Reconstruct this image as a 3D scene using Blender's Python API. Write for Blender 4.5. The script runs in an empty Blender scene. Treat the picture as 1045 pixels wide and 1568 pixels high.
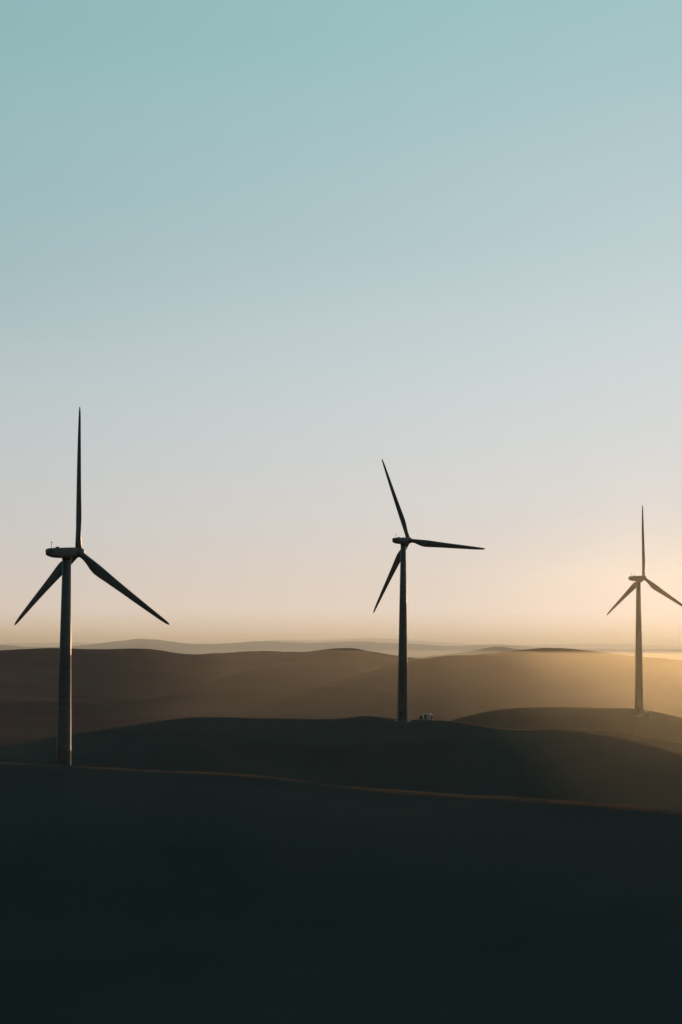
import bpy, math, numpy as np
from mathutils import Matrix, Vector
rng = np.random.default_rng(7)
W, H, F = 1045.0, 1568.0, 2926.0
PITCH = math.atan(208/2926.0); ROLL = math.radians(0.35)
R = (Matrix.Rotation(math.pi/2+PITCH, 3, 'X') @ Matrix.Rotation(ROLL, 3, 'Z'))
def ray(px, py):
    v = R @ Vector(((px-W/2)/F, (H/2-py)/F, -1.0))
    return v
def azel(px, py):
    v = ray(px, py)
    return math.atan2(v.x, v.y), v.z/math.hypot(v.x, v.y)

scene = bpy.context.scene
# ---------------------------------------------------------------- camera
cam_d = bpy.data.cameras.new("camera"); cam = bpy.data.objects.new("camera", cam_d)
scene.collection.objects.link(cam); scene.camera = cam
cam_d.sensor_fit = 'VERTICAL'; cam_d.sensor_height = 36; cam_d.lens = F/H*36
cam_d.clip_start = 0.5; cam_d.clip_end = 120000
cam.matrix_world = R.to_4x4()

# ---------------------------------------------------------------- light
SUN_AZ = math.radians(14.5); SUN_EL = math.radians(3.6)
sd = bpy.data.lights.new("sun", 'SUN'); so = bpy.data.objects.new("sun", sd)
scene.collection.objects.link(so)
sdir = Vector((math.sin(SUN_AZ)*math.cos(SUN_EL), math.cos(SUN_AZ)*math.cos(SUN_EL), math.sin(SUN_EL)))
so.rotation_euler = sdir.to_track_quat('Z', 'Y').to_euler()
sd.energy = 2.1; sd.angle = math.radians(0.53); sd.color = (1.0, 0.62, 0.30)

w = bpy.data.worlds.new("World"); scene.world = w; w.use_nodes = True
nt = w.node_tree; nt.nodes.clear()
def N(nt, t, **k):
    n = nt.nodes.new(t)
    for a, b in k.items(): setattr(n, a, b)
    return n
def math_(nt, op, a, b=None, clamp=False):
    n = N(nt, 'ShaderNodeMath', operation=op, use_clamp=clamp)
    for i, v in enumerate((a, b)):
        if v is None: continue
        if isinstance(v, (int, float)): n.inputs[i].default_value = v
        else: nt.links.new(v, n.inputs[i])
    return n.outputs[0]
def lin(c):
    return tuple((x/255/12.92 if x/255 <= .04045 else ((x/255+.055)/1.055)**2.4) for x in c)
tc = N(nt, 'ShaderNodeTexCoord')
sep = N(nt, 'ShaderNodeSeparateXYZ'); nt.links.new(tc.outputs['Generated'], sep.inputs[0])
ramp = N(nt, 'ShaderNodeValToRGB')
dotn = N(nt, 'ShaderNodeVectorMath', operation='DOT_PRODUCT')
nt.links.new(tc.outputs['Generated'], dotn.inputs[0]); dotn.inputs[1].default_value = sdir
# colours sit higher in the sky on the side of the sun
zz = math_(nt, 'MULTIPLY', sep.outputs[2], math_(nt, 'SUBTRACT', 1.0, math_(nt, 'MULTIPLY', sep.outputs[0], 0.75)))
# faint high haze streaks so the gradient is not perfectly even
smap = N(nt, 'ShaderNodeMapping'); smap.inputs['Scale'].default_value = (2.2, 2.2, 14); smap.inputs['Rotation'].default_value = (0, math.radians(-9), 0)
nt.links.new(tc.outputs['Generated'], smap.inputs[0])
sn = N(nt, 'ShaderNodeTexNoise'); sn.inputs['Scale'].default_value = 1.0; sn.inputs['Detail'].default_value = 3
nt.links.new(smap.outputs[0], sn.inputs['Vector'])
wob = math_(nt, 'MULTIPLY', math_(nt, 'SUBTRACT', sn.outputs[0], 0.5), math_(nt, 'MULTIPLY', sep.outputs[2], 0.30))
nt.links.new(math_(nt, 'ADD', zz, wob), ramp.inputs[0])
stops = [(0.0,(230,209,187)),(0.012,(227,208,191)),(0.035,(221,209,197)),(0.065,(214,210,206)),(0.10,(208,211,211)),
         (0.15,(197,210,212)),(0.20,(180,201,205)),(0.26,(166,198,201)),(0.33,(159,200,200)),(0.50,(140,188,194)),(1.0,(105,155,170))]
cr = ramp.color_ramp; cr.interpolation = 'B_SPLINE'
while len(cr.elements) < len(stops): cr.elements.new(0.5)
for e, (p, c) in zip(cr.elements, stops):
    e.position = p; e.color = lin(c)+(1,)
d01 = math_(nt, 'MULTIPLY', math_(nt, 'ADD', dotn.outputs['Value'], 1.0), 0.5, True)
fall = math_(nt, 'ADD', math_(nt, 'MULTIPLY', math_(nt, 'POWER', d01, 3.0), 0.84), 0.16)
glow = math_(nt, 'MULTIPLY', math_(nt, 'POWER', d01, 60.0), 0.06)
fac = math_(nt, 'ADD', fall, glow)
sc = N(nt, 'ShaderNodeVectorMath', operation='SCALE')
nt.links.new(ramp.outputs[0], sc.inputs[0]); nt.links.new(fac, sc.inputs['Scale'])
sky = N(nt, 'ShaderNodeTexSky', sky_type='NISHITA'); sky.sun_disc = False
sky.sun_elevation = SUN_EL; sky.sun_rotation = SUN_AZ
bg1 = N(nt, 'ShaderNodeBackground'); bg2 = N(nt, 'ShaderNodeBackground'); add = N(nt, 'ShaderNodeAddShader')
nt.links.new(sc.outputs[0], bg1.inputs[0]); bg1.inputs[1].default_value = 0.985
nt.links.new(sky.outputs[0], bg2.inputs[0]); bg2.inputs[1].default_value = 0.0015
wo = N(nt, 'ShaderNodeOutputWorld')
nt.links.new(bg1.outputs[0], add.inputs[0]); nt.links.new(bg2.outputs[0], add.inputs[1])
nt.links.new(add.outputs[0], wo.inputs[0])

scene.view_settings.view_transform = 'Standard'; scene.view_settings.look = 'None'

# ---------------------------------------------------------------- numpy noise
def vnoise(x, y, seed):
    xi = np.floor(x).astype(np.int64); yi = np.floor(y).astype(np.int64)
    fx = x-xi; fy = y-yi; fx = fx*fx*fx*(fx*(fx*6-15)+10); fy = fy*fy*fy*(fy*(fy*6-15)+10)
    def h(a, b):
        n = (a*374761393 + b*668265263 + seed*974711) & 0x7fffffff
        n = ((n ^ (n >> 13))*1274126177) & 0x7fffffff
        return ((n ^ (n >> 16)) & 0xffff)/32767.5-1
    return (h(xi,yi)*(1-fx)+h(xi+1,yi)*fx)*(1-fy)+(h(xi,yi+1)*(1-fx)+h(xi+1,yi+1)*fx)*fy
def fbm(x, y, seed, o=4):
    s = 0; a = 1; 
    for i in range(o):
        s = s+a*vnoise(x, y, seed+i*17); x, y = x*1.93*0.8-y*1.93*0.6, x*1.93*0.6+y*1.93*0.8; a *= .5
    return s
def sm(t): t = np.clip(t, 0, 1); return t*t*(3-2*t)
def pchip(xs, ys, x):
    xs = np.array(xs, float); ys = np.array(ys, float)
    hh = np.diff(xs); d = np.diff(ys)/hh; m = np.zeros(len(xs))
    for i in range(1, len(xs)-1):
        m[i] = (d[i-1]*hh[i]+d[i]*hh[i-1])/(hh[i]+hh[i-1])
    m[0], m[-1] = d[0], d[-1]
    xc = np.clip(x, xs[0], xs[-1]); i = np.clip(np.searchsorted(xs, xc)-1, 0, len(hh)-1)
    t = (xc-xs[i])/hh[i]; H_ = hh[i]
    return ((2*t**3-3*t**2+1)*ys[i]+(t**3-2*t**2+t)*H_*m[i]+(-2*t**3+3*t**2)*ys[i+1]+(t**3-t**2)*H_*m[i+1])

# ridges: control points (px, py, distance); drop and widths in metres
RIDGES = [
 # near hill
 dict(p=[(-260,1166,455),(-100,1165,440),(0,1168,425),(98,1172,410),(240,1180,392),(400,1189,372),(540,1206,352),(700,1218,335),(850,1227,322),(1045,1245,305),(1200,1262,295),(1400,1280,290)], D=(15,40), w=(230,95)),
 # hill carrying the middle turbine
 dict(p=[(-260,1180,640),(-100,1162,660),(0,1143,690),(85,1129,720),(180,1113,760),(290,1098,800),(400,1099,830),(520,1100,850),(560,1096,855),(605,1101,850),(690,1104,830),(770,1115,800),(870,1119,770),(960,1131,730),(1045,1152,700),(1200,1185,660),(1400,1200,640)], D=(30,50), w=(190,130)),
 # hill carrying the right turbine
 dict(p=[(500,1170,1120),(600,1135,1110),(690,1103,1100),(750,1088,1090),(840,1082,1085),(920,1084,1080),(980,1086,1085),(1045,1099,1090),(1150,1116,1100),(1400,1120,1100)], D=(40,60), w=(120,190)),
 # fold on right
 dict(p=[(780,1200,760),(860,1140,880),(915,1118,920),(960,1123,900),(1045,1138,880),(1200,1160,860)], D=(30,40), w=(60,50)),
 # mid hills, front left and front right
 dict(p=[(-260,1090,2100),(100,1080,2200),(300,1046,2400),(380,1027,2600),(450,1010,2800),(490,1001.5,2880),(515,999,2900),(545,1004,2900),(570,1012,2900),(620,1026,2850),(700,1050,2800),(1400,1100,2800)], D=(80,70), w=(620,300)),
 dict(p=[(-260,1200,2200),(400,1080,2300),(520,1044,2450),(590,1022,2550),(630,1012,2600),(660,1008.5,2600),(700,1003,2620),(760,998.5,2650),(800,994.5,2650),(835,993.5,2650),(870,995,2650),(920,999,2600),(1045,1007,2500),(1400,1020,2400)], D=(80,70), w=(620,300)),
 # mid hills, back
 dict(p=[(-260,1000,3300),(0,995,3400),(80,992,3500),(150,993,3550),(240,995,3600),(275,1000.5,3600),(330,999.5,3700),(400,995.5,3800),(470,997,3850),(540,993,3900),(570,997,3900),(605,1003,3900),(660,1012,4000),(900,1015,4000),(1400,1012,4000)], D=(85,70), w=(900,500)),
 dict(p=[(480,1010,6300),(600,1007,6400),(660,1004,6500),(720,997,6500),(760,990.5,6600),(800,995,6600),(860,999,6600),(1000,1001,6600),(1400,1000,6600)], D=(80,70), w=(900,900)),
 # far ranges
 dict(p=[(-260,990,9000),(0,987.5,9000),(60,990.5,9200),(120,988,9400),(180,982,9500),(215,978,9500),(250,981,9600),(300,986,9700),(345,985,9800),(400,981.5,10000),(470,984,10000),(540,982,10000),(620,985,10200),(700,989,10500),(760,986.5,10500),(850,992,10500),(1045,994,10500),(1400,992,10500)], D=(150,120), w=(2200,1500)),
 dict(p=[(-260,984,15000),(0,985,15000),(120,984,15000),(330,985,15000),(400,981,15000),(500,979.5,15500),(580,977,16000),(640,981,16000),(720,986,16000),(800,988,16000),(880,985.5,16000),(960,986,16000),(1045,989,16000),(1400,986,16000)], D=(200,150), w=(3000,3000)),
]
for r in RIDGES:
    a = [azel(p[0], p[1]) for p in r['p']]
    r['az'] = [q[0] for q in a]; r['t'] = [q[1] for q in a]; r['d'] = [p[2] for p in r['p']]

def terrain(x, y):
    d = np.hypot(x, y)+1e-6; az = np.arctan2(x, y)
    base = np.interp(d, [0,150,330,470,900,1400,2200,7000,12000,60000], [-40,-39,-44,-57,-62,-78,-84,-90,-100,-160])
    k = np.clip(0.0016*d, 0.6, 6)
    ex = [base]
    n1 = fbm(x/900, y/900, 3, 3)
    for i, r in enumerate(RIDGES):
        di = pchip(r['az'], r['d'], az); t = pchip(r['az'], r['t'], az)
        c = t*di
        out = np.maximum(np.abs(az)-0.24, 0)
        c = c - sm(out/1.2)*abs(0.012*di) + sm(out/0.3)*n1*0.004*di
        u = d-di
        wf, wb = r['w']; Df, Db = r['D']
        ww = np.where(u < 0, wf, wb); DD = np.where(u < 0, Df, Db)
        q = (u/ww)**2
        z = c-DD*(1-np.exp(-q))
        ex.append(z)
    ex = np.array(ex); m = ex.max(0)
    z = m+k*np.log(np.exp((ex-m)/k).sum(0))-k*0.15
    far = d > 1500
    z = z+fbm(x/(50+60*far), y/(50+60*far), 21, 4)*np.interp(d, [0,400,1300,1800,5000], [.10,.12,.25,1.0,2.2])
    return z
def rfolds(x, y):
    d = np.hypot(x, y)
    s = np.clip((d-1300)/500, 0, 1)*np.clip((3300-d)/600, 0, 1)
    r = 1-np.abs(fbm(x/420+y/1500, y/900, 55, 3))
    s2 = np.clip((d-470)/60, 0, 1)*np.clip((820-d)/60, 0, 1)
    r2 = 1-np.abs(fbm(x/70+y/220, y/160, 91, 3))
    return s*9*(r-0.8)+s2*1.0*(r2-.8)
def ground_z(x, y): return terrain(x, y)+rfolds(x, y)

azs = np.concatenate([np.radians(np.linspace(-180,-20,90))[:-1], np.radians(np.linspace(-20,-11.5,90))[:-1],
      np.radians(np.linspace(-11.5,11.5,760)), np.radians(np.linspace(11.5,20,90))[1:], np.radians(np.linspace(20,180,90))[1:]])
ds = np.concatenate([np.geomspace(2,120,30)[:-1], np.geomspace(120,1300,420)[:-1], np.geomspace(1300,5000,220)[:-1], np.geomspace(5000,28000,130)[:-1], np.geomspace(28000,60000,8)])
A, Dm = np.meshgrid(azs, ds)
X = np.sin(A)*Dm; Y = np.cos(A)*Dm; Z = ground_z(X, Y)
nr, nc = X.shape
co = np.stack([X, Y, Z], -1).reshape(-1, 3).astype(np.float32)
i = np.arange(nr-1)[:, None]*nc+np.arange(nc-1)[None, :]
faces = np.stack([i, i+1, i+nc+1, i+nc], -1).reshape(-1, 4)[:, ::-1].astype(np.int32)
me = bpy.data.meshes.new("ground")
me.vertices.add(len(co)); me.vertices.foreach_set("co", co.ravel())
me.loops.add(faces.size); me.loops.foreach_set("vertex_index", faces.ravel())
me.polygons.add(len(faces)); me.polygons.foreach_set("loop_start", np.arange(0, faces.size, 4, dtype=np.int32))
me.polygons.foreach_set("loop_total", np.full(len(faces), 4, dtype=np.int32))
me.polygons.foreach_set("use_smooth", np.ones(len(faces), dtype=bool))
me.update(); me.validate()
ground = bpy.data.objects.new("ground", me); scene.collection.objects.link(ground)
if me.polygons[len(faces)//2].normal.z < 0: me.flip_normals()

def mat(name):
    m = bpy.data.materials.new(name); m.use_nodes = True
    return m, m.node_tree, m.node_tree.nodes['Principled BSDF']
gm, g, b = mat("hill_grass")
geo = N(g, 'ShaderNodeNewGeometry')
def noise(scale, detail=5, stretch=None):
    mpn = N(g, 'ShaderNodeMapping'); g.links.new(geo.outputs['Position'], mpn.inputs[0])
    mpn.inputs['Scale'].default_value = stretch or (1,1,1)
    n = N(g, 'ShaderNodeTexNoise'); n.inputs['Scale'].default_value = scale; n.inputs['Detail'].default_value = detail
    g.links.new(mpn.outputs[0], n.inputs['Vector']); return n.outputs[0]
r1 = N(g, 'ShaderNodeValToRGB'); g.links.new(noise(0.012, 8), r1.inputs[0])
r1.color_ramp.elements[0].position = .35; r1.color_ramp.elements[0].color = (0.044,0.054,0.056,1)
r1.color_ramp.elements[1].position = .68; r1.color_ramp.elements[1].color = (0.066,0.077,0.072,1)
r2 = N(g, 'ShaderNodeValToRGB'); g.links.new(noise(0.0035, 7), r2.inputs[0])
r2.color_ramp.elements[0].position = .35; r2.color_ramp.elements[0].color = (0.085,0.055,0.058,1)
r2.color_ramp.elements[1].position = .68; r2.color_ramp.elements[1].color = (0.13,0.082,0.075,1)
ln = N(g, 'ShaderNodeVectorMath', operation='LENGTH'); g.links.new(geo.outputs['Position'], ln.inputs[0])
# the wet green turf of the windfarm ridge gives way to dry brown steppe across the valley
mr = N(g, 'ShaderNodeMapRange'); mr.inputs[1].default_value = 1000; mr.inputs[2].default_value = 1500
g.links.new(ln.outputs['Value'], mr.inputs[0])
mx = N(g, 'ShaderNodeMix', data_type='RGBA'); g.links.new(mr.outputs[0], mx.inputs[0])
g.links.new(r1.outputs[0], mx.inputs[6]); g.links.new(r2.outputs[0], mx.inputs[7])
g.links.new(mx.outputs[2], b.inputs['Base Color']); b.inputs['Roughness'].default_value = 1; b.inputs['Specular IOR Level'].default_value = 0.0
bp = N(g, 'ShaderNodeBump'); bp.inputs['Strength'].default_value = .3; bp.inputs['Distance'].default_value = .35
g.links.new(noise(0.6, 8), bp.inputs['Height']); g.links.new(bp.outputs[0], b.inputs['Normal'])
me.materials.append(gm)

# ---------------------------------------------------------------- haze
def haze(name, lo, hi, dens, g_, col):
    m = bpy.data.meshes.new(name)
    v = [(x, y, z) for x in (lo[0], hi[0]) for y in (lo[1], hi[1]) for z in (lo[2], hi[2])]
    m.from_pydata(v, [], [(0,1,3,2),(4,6,7,5),(0,4,5,1),(2,3,7,6),(0,2,6,4),(1,5,7,3)])
    o = bpy.data.objects.new(name, m); scene.collection.objects.link(o)
    mt = bpy.data.materials.new(name); mt.use_nodes = True; t = mt.node_tree; t.nodes.clear()
    vs = N(t, 'ShaderNodeVolumeScatter'); vs.inputs['Color'].default_value = col+(1,)
    vs.inputs['Density'].default_value = dens; vs.inputs['Anisotropy'].default_value = g_
    ou = N(t, 'ShaderNodeOutputMaterial'); t.links.new(vs.outputs[0], ou.inputs['Volume'])
    m.materials.append(mt); return o
haze("haze", (-26000,-2000,-400), (26000,26000,30), 1.1e-5, 0.45, (1,1,1))
haze("haze", (-26000,4600,-401), (26000,25900,92), 1.9e-4, 0.38, (.91,.96,1))
haze("haze", (-150,1150,-302), (7000,2560,-2), 3.4e-5, 0.82, (1,.90,.72))
haze("haze", (200,1160,-303), (6900,2550,-4), 5.0e-5, 0.82, (1,.90,.68))
haze("haze", (60,400,-301), (6800,1140,45), 2.8e-5, 0.80, (1,.95,.75))
haze("haze", (95,650,-304), (6700,1130,44), 3.2e-5, 0.80, (1,.95,.75))

# ---------------------------------------------------------------- turbines
pm, p, pb = mat("turbine_paint")
pn = N(p, 'ShaderNodeTexNoise'); pn.inputs['Scale'].default_value = 0.8; pn.inputs['Detail'].default_value = 6
pt = N(p, 'ShaderNodeTexCoord'); p.links.new(pt.outputs['Object'], pn.inputs['Vector'])
pr = N(p, 'ShaderNodeValToRGB'); p.links.new(pn.outputs[0], pr.inputs[0])
pr.color_ramp.elements[0].position = .3; pr.color_ramp.elements[0].color = (.10,.108,.11,1)
pr.color_ramp.elements[1].position = .7; pr.color_ramp.elements[1].color = (.14,.15,.15,1)
p.links.new(pr.outputs[0], pb.inputs['Base Color']); pb.inputs['Roughness'].default_value = .45
pb.inputs['Specular IOR Level'].default_value = .35
dm, _, db = mat("dark_steel"); db.inputs['Base Color'].default_value = (.05,.05,.05,1); db.inputs['Roughness'].default_value = .6
cm, _, cb = mat("concrete"); cb.inputs['Base Color'].default_value = (.25,.24,.22,1); cb.inputs['Roughness'].default_value = .9
wm, _, wb_ = mat("white_enamel"); wb_.inputs['Base Color'].default_value = (.8,.8,.78,1); wb_.inputs['Roughness'].default_value = .4

def obj(name, verts, faces, parent, m, smooth=True):
    me = bpy.data.meshes.new(name); me.from_pydata([tuple(v) for v in verts], [], faces); me.update()
    for q in me.polygons: q.use_smooth = smooth
    me.materials.append(m); o = bpy.data.objects.new(name, me); scene.collection.objects.link(o); o.parent = parent
    return o
def loft(rings, cap=True):
    n = len(rings[0]); v = [q for r in rings for q in r]; f = []
    for k in range(len(rings)-1):
        for j in range(n):
            a = k*n+j; b_ = k*n+(j+1) % n; f.append((a, b_, b_+n, a+n))
    if cap: f.append(tuple(range(n))[::-1]); f.append(tuple(range((len(rings)-1)*n, len(rings)*n)))
    return v, f
def circ(c, r, ax1, ax2, n=32):
    return [c+ax1*(r*math.cos(2*math.pi*j/n))+ax2*(r*math.sin(2*math.pi*j/n)) for j in range(n)]
def cyl(name, a, b_, r, parent, m, n=10):
    a = Vector(a); b_ = Vector(b_); t = (b_-a).normalized(); u = t.orthogonal().normalized(); v = t.cross(u)
    vs, f = loft([circ(a, r, u, v, n), circ(b_, r, u, v, n)]); return obj(name, vs, f, parent, m)
def box(name, c, s, parent, m, bev=0.05):
    x, y, z = s[0]/2, s[1]/2, s[2]/2; c = Vector(c)
    vs = [c+Vector((i*x, j*y, k*z)) for i in (-1,1) for j in (-1,1) for k in (-1,1)]
    o = obj(name, vs, [(0,1,3,2),(4,6,7,5),(0,4,5,1),(2,3,7,6),(0,2,6,4),(1,5,7,3)], parent, m, False)
    bm = o.modifiers.new("b", 'BEVEL'); bm.width = bev; bm.segments = 2; return o

def turbine(hub_px, dist, yaw_deg, theta0, L=40.0):
    r_ = ray(*hub_px); hub = r_*dist
    az = math.atan2(r_.x, r_.y); yaw = az+math.radians(yaw_deg)
    nh = Vector((math.sin(yaw), math.cos(yaw), 0)); s = Vector((math.cos(yaw), -math.sin(yaw), 0)); up = Vector((0,0,1))
    tilt = math.radians(4); n = (nh*math.cos(tilt)+up*math.sin(tilt)); u = (up*math.cos(tilt)-nh*math.sin(tilt))
    tt = hub-nh*3.9; gz = float(ground_z(np.array([tt.x]), np.array([tt.y]))[0])
    root = bpy.data.objects.new("wind_turbine", None); scene.collection.objects.link(root)
    root.location = (tt.x, tt.y, gz)
    O = Vector((tt.x, tt.y, gz)); hub = hub-O; top = hub.z-1.75
    print("TURBINE hub above ground", hub.z, "ground", gz)
    # tower in flanged sections
    rings = []; hs = [-1.5,0,.02*top,top*.33,top*.333,top*.336,top*.66,top*.663,top*.666,top]
    for q in hs:
        t = max(q, 0)/top; rr = 2.4*(1-t)+1.15*t
        if q in (top*.333, top*.663): rr += .05
        rings.append(circ(Vector((0,0,q)), rr, Vector((1,0,0)), Vector((0,1,0)), 48))
    v, f = loft(rings); o = obj("tower", v, f, root, pm)
    cyl("foundation", (0,0,-2), (0,0,.25), 3.6, root, cm, 32)
    dd = Vector((-.3,-.95,0)).normalized()
    side = dd.cross(up)
    dv = [dd*2.43+side*a_+up*b_ for a_, b_ in ((-.5,2),(.5,2),(.5,4.2),(-.5,4.2))]; dv += [q-dd*.25 for q in dv]
    obj("door", dv, [(3,2,1,0),(0,1,5,4),(2,3,7,6),(1,2,6,5),(3,0,4,7)], root, dm, False)
    sv = []; sf = []
    for k in range(8):
        c = dd*(2.6+.28*(8-k)); z0 = .25*k; b0 = len(sv)
        for aa in (-.6,.6):
            for bb in (0,.28):
                for zz_ in (z0, z0+.08): sv.append(c+side*aa-dd*bb+up*zz_)
        sf += [tuple(b0+q for q in fc) for fc in ((0,1,3,2),(4,6,7,5),(0,4,5,1),(2,3,7,6),(0,2,6,4),(1,5,7,3))]
    obj("steps", sv, sf, root, dm, False)
    # nacelle : rounded sections along the shaft
    secs = [(-1.3,1.05,1.1,0.0,.0),(-1.6,1.35,1.3,0.0,0),(-3.2,1.42,1.45,-.02,0),(-6.2,1.42,1.45,0,0),(-8.2,1.32,1.4,.1,0),(-9.6,1.1,1.3,.28,0),(-10.2,.85,1.1,.33,0)]
    rings = []
    for x, hh, wd, zo, _ in secs:
        ring = []
        for j in range(32):
            a = 2*math.pi*j/32; ca, sa = math.cos(a), math.sin(a)
            e = .45; px_ = abs(ca)**e*math.copysign(1, ca)*wd; pz = abs(sa)**e*math.copysign(1, sa)*hh
            ring.append(hub+n*x+s*px_+u*(pz+zo))
        rings.append(ring)
    v, f = loft(rings); obj("nacelle", v, f, root, pm)
    cyl("yaw_ring", (0,0,top-.5), (0,0,top+.6), 1.3, root, dm, 32)
    base = hub-n*9.0+u*1.4
    cyl("wind_vane_mast", base, base+up*1.9, .06, root, dm); cyl("wind_vane_arm", base+up*1.5-s*.5, base+up*1.5+s*.5, .05, root, dm)
    cp = hub-n*7+u*1.35; cyl("cooler_hatch", cp, cp+u*.35, .5, root, pm, 16)
    # hub and spinner
    rings = []
    for x, rr in ((-1.35,1.0),(-1.2,1.25),(-.6,1.42),(0,1.45),(.6,1.35),(1.2,1.05),(1.6,.7),(1.85,.35),(1.92,.05)):
        rings.append(circ(hub+n*x, rr, s, u, 28))
    v, f = loft(rings); obj("spinner", v, f, root, pm)
    # blades
    st = [(0,1.7,1.7,0),(.03,1.7,1.7,0),(.06,1.8,1.5,.1),(.10,2.2,1.2,.5),(.15,2.75,.98,.9),(.20,3.05,.85,1),(.26,2.95,.75,1),(.35,2.6,.6,1),(.5,2.15,.45,1),(.65,1.8,.36,1),(.8,1.4,.27,1),(.9,1.12,.2,1),(.96,.85,.13,1),(.99,.5,.07,1),(1.0,.1,.02,1)]
    for k in range(3):
        th = math.radians(theta0+120*k); cone = math.radians(2.0)
        bdir = u*math.cos(th)+s*math.sin(th); cd = (-u*math.sin(th)+s*math.cos(th))
        bb = (bdir*math.cos(cone)+n*math.sin(cone))
        rings = []
        for (t, ch, tk, af) in st:
            tw = math.radians(14*(1-t)**2*(af)+3); c1 = cd*math.cos(tw)-n*math.sin(tw); c2 = (n*math.cos(tw)+cd*math.sin(tw))
            cen = hub+bb*(0.9+(L-.9)*t)+n*(1.0*t*t)
            ring = []
            for j in range(24):
                a = 2*math.pi*j/24; xc = math.cos(a); yc = math.sin(a)
                ya = yc*(tk/2)*((1-af)+af*(.62-.55*xc)*1.25)
                xa = xc*ch/2+af*ch*.18
                ring.append(cen+c1*xa+c2*ya)
            rings.append(ring)
        v, f = loft(rings); obj("blade_%d" % (k+1), v, f, root, pm)
    return root, O
T1, O1 = turbine((120.5,845.5), 522, 53, 0.0)
T2, O2 = turbine((626.5,827.5), 839, 39, -23.0)
T3, O3 = turbine((986,885), 1045, 47, -0.5)

# ---------------------------------------------------------------- transformer kiosk beside the middle turbine
def kiosk(px, dist, sc=1.0):
    r_ = ray(px, 1100); x, y = r_.x*dist, r_.y*dist; z = float(ground_z(np.array([x]), np.array([y]))[0])
    e = bpy.data.objects.new("transformer_kiosk", None); scene.collection.objects.link(e); e.location = (x, y, z)
    e.rotation_euler = (0,0,math.radians(-14)); e.scale = (sc,)*3
    box("plinth", (0,0,.1), (6.2,3.4,.6), e, cm); box("cabinet", (.5,0,1.55), (3.0,2.2,2.3), e, wm)
    box("roof", (.5,0,2.78), (3.3,2.5,.16), e, wm)
    box("switchgear", (-2.2,0,1.1), (1.3,1.6,1.5), e, dm)
    for k in range(6): box("radiator_fin_%d" % k, (2.2+.14*k,0,1.3), (.06,1.5,1.5), e, dm, .01)
    for k, xx in enumerate((-2.5,-2.2,-1.9)): cyl("bushing_%d" % k, (xx,0,1.8), (xx,0,2.5), .1, e, cm)
    box("cabinet_door", (-.2,-1.12,1.4), (.9,.06,1.7), e, dm, .01)
    return e
kiosk(653, 838, 1.0); 
kiosk(988.5, 1040, .8)

# ---------------------------------------------------------------- grass on crests
def tufts(ridx, px0, px1, n, hmin, hmax, spread, out):
    r = RIDGES[ridx]
    a0 = azel(px0, 1100)[0]; a1 = azel(px1, 1100)[0]
    az = rng.uniform(a0, a1, n); di = pchip(r['az'], r['d'], az)+rng.normal(0, spread, n)
    x = np.sin(az)*di; y = np.cos(az)*di; z = ground_z(x, y)
    dn = 0.6+0.5*fbm(az*60, di/12, 77+ridx, 3)
    if ridx == 0: dn = dn*np.interp(az, [-.18,-.05,.1], [.35,.75,1.1])
    out.append(np.stack([x, y, z, rng.uniform(hmin, hmax, len(x))*np.clip(dn, .1, 1.3)], -1))
pts = []
tufts(0, -60, 1120, 46000, .10, .28, 2.2, pts)
tufts(1, 690, 1100, 18000, .2, .6, 4, pts)
tufts(2, 700, 1100, 9000, .15, .40, 5, pts)
tufts(3, 880, 1100, 12000, .2, .7, 4, pts)
P = np.concatenate(pts); n = len(P)
ang = rng.uniform(0, math.pi, n); wd = rng.uniform(.02, .06, n)
lean = rng.normal(0, .10, (n, 2))
v0 = np.stack([P[:,0]-np.cos(ang)*wd, P[:,1]-np.sin(ang)*wd, P[:,2]-.05], -1)
v1 = np.stack([P[:,0]+np.cos(ang)*wd, P[:,1]+np.sin(ang)*wd, P[:,2]-.05], -1)
v2 = np.stack([P[:,0]+lean[:,0], P[:,1]+lean[:,1], P[:,2]+P[:,3]], -1)
gv = np.stack([v0, v1, v2], 1).reshape(-1, 3)
gme = bpy.data.meshes.new("dry_grass")
gme.from_pydata(gv.tolist(), [], np.arange(len(gv)).reshape(-1, 3).tolist())
go = bpy.data.objects.new("dry_grass", gme); scene.collection.objects.link(go)
dg = bpy.data.materials.new("dry_grass"); dg.use_nodes = True; t = dg.node_tree; t.nodes.clear()
tr = N(t, 'ShaderNodeBsdfTranslucent'); tr.inputs[0].default_value = (.16,.12,.095,1)
df = N(t, 'ShaderNodeBsdfDiffuse'); df.inputs[0].default_value = (.09,.08,.065,1)
mxs = N(t, 'ShaderNodeMixShader'); mxs.inputs[0].default_value = .5; ou = N(t, 'ShaderNodeOutputMaterial')
t.links.new(df.outputs[0], mxs.inputs[1]); t.links.new(tr.outputs[0], mxs.inputs[2]); t.links.new(mxs.outputs[0], ou.inputs[0])
gme.materials.append(dg)
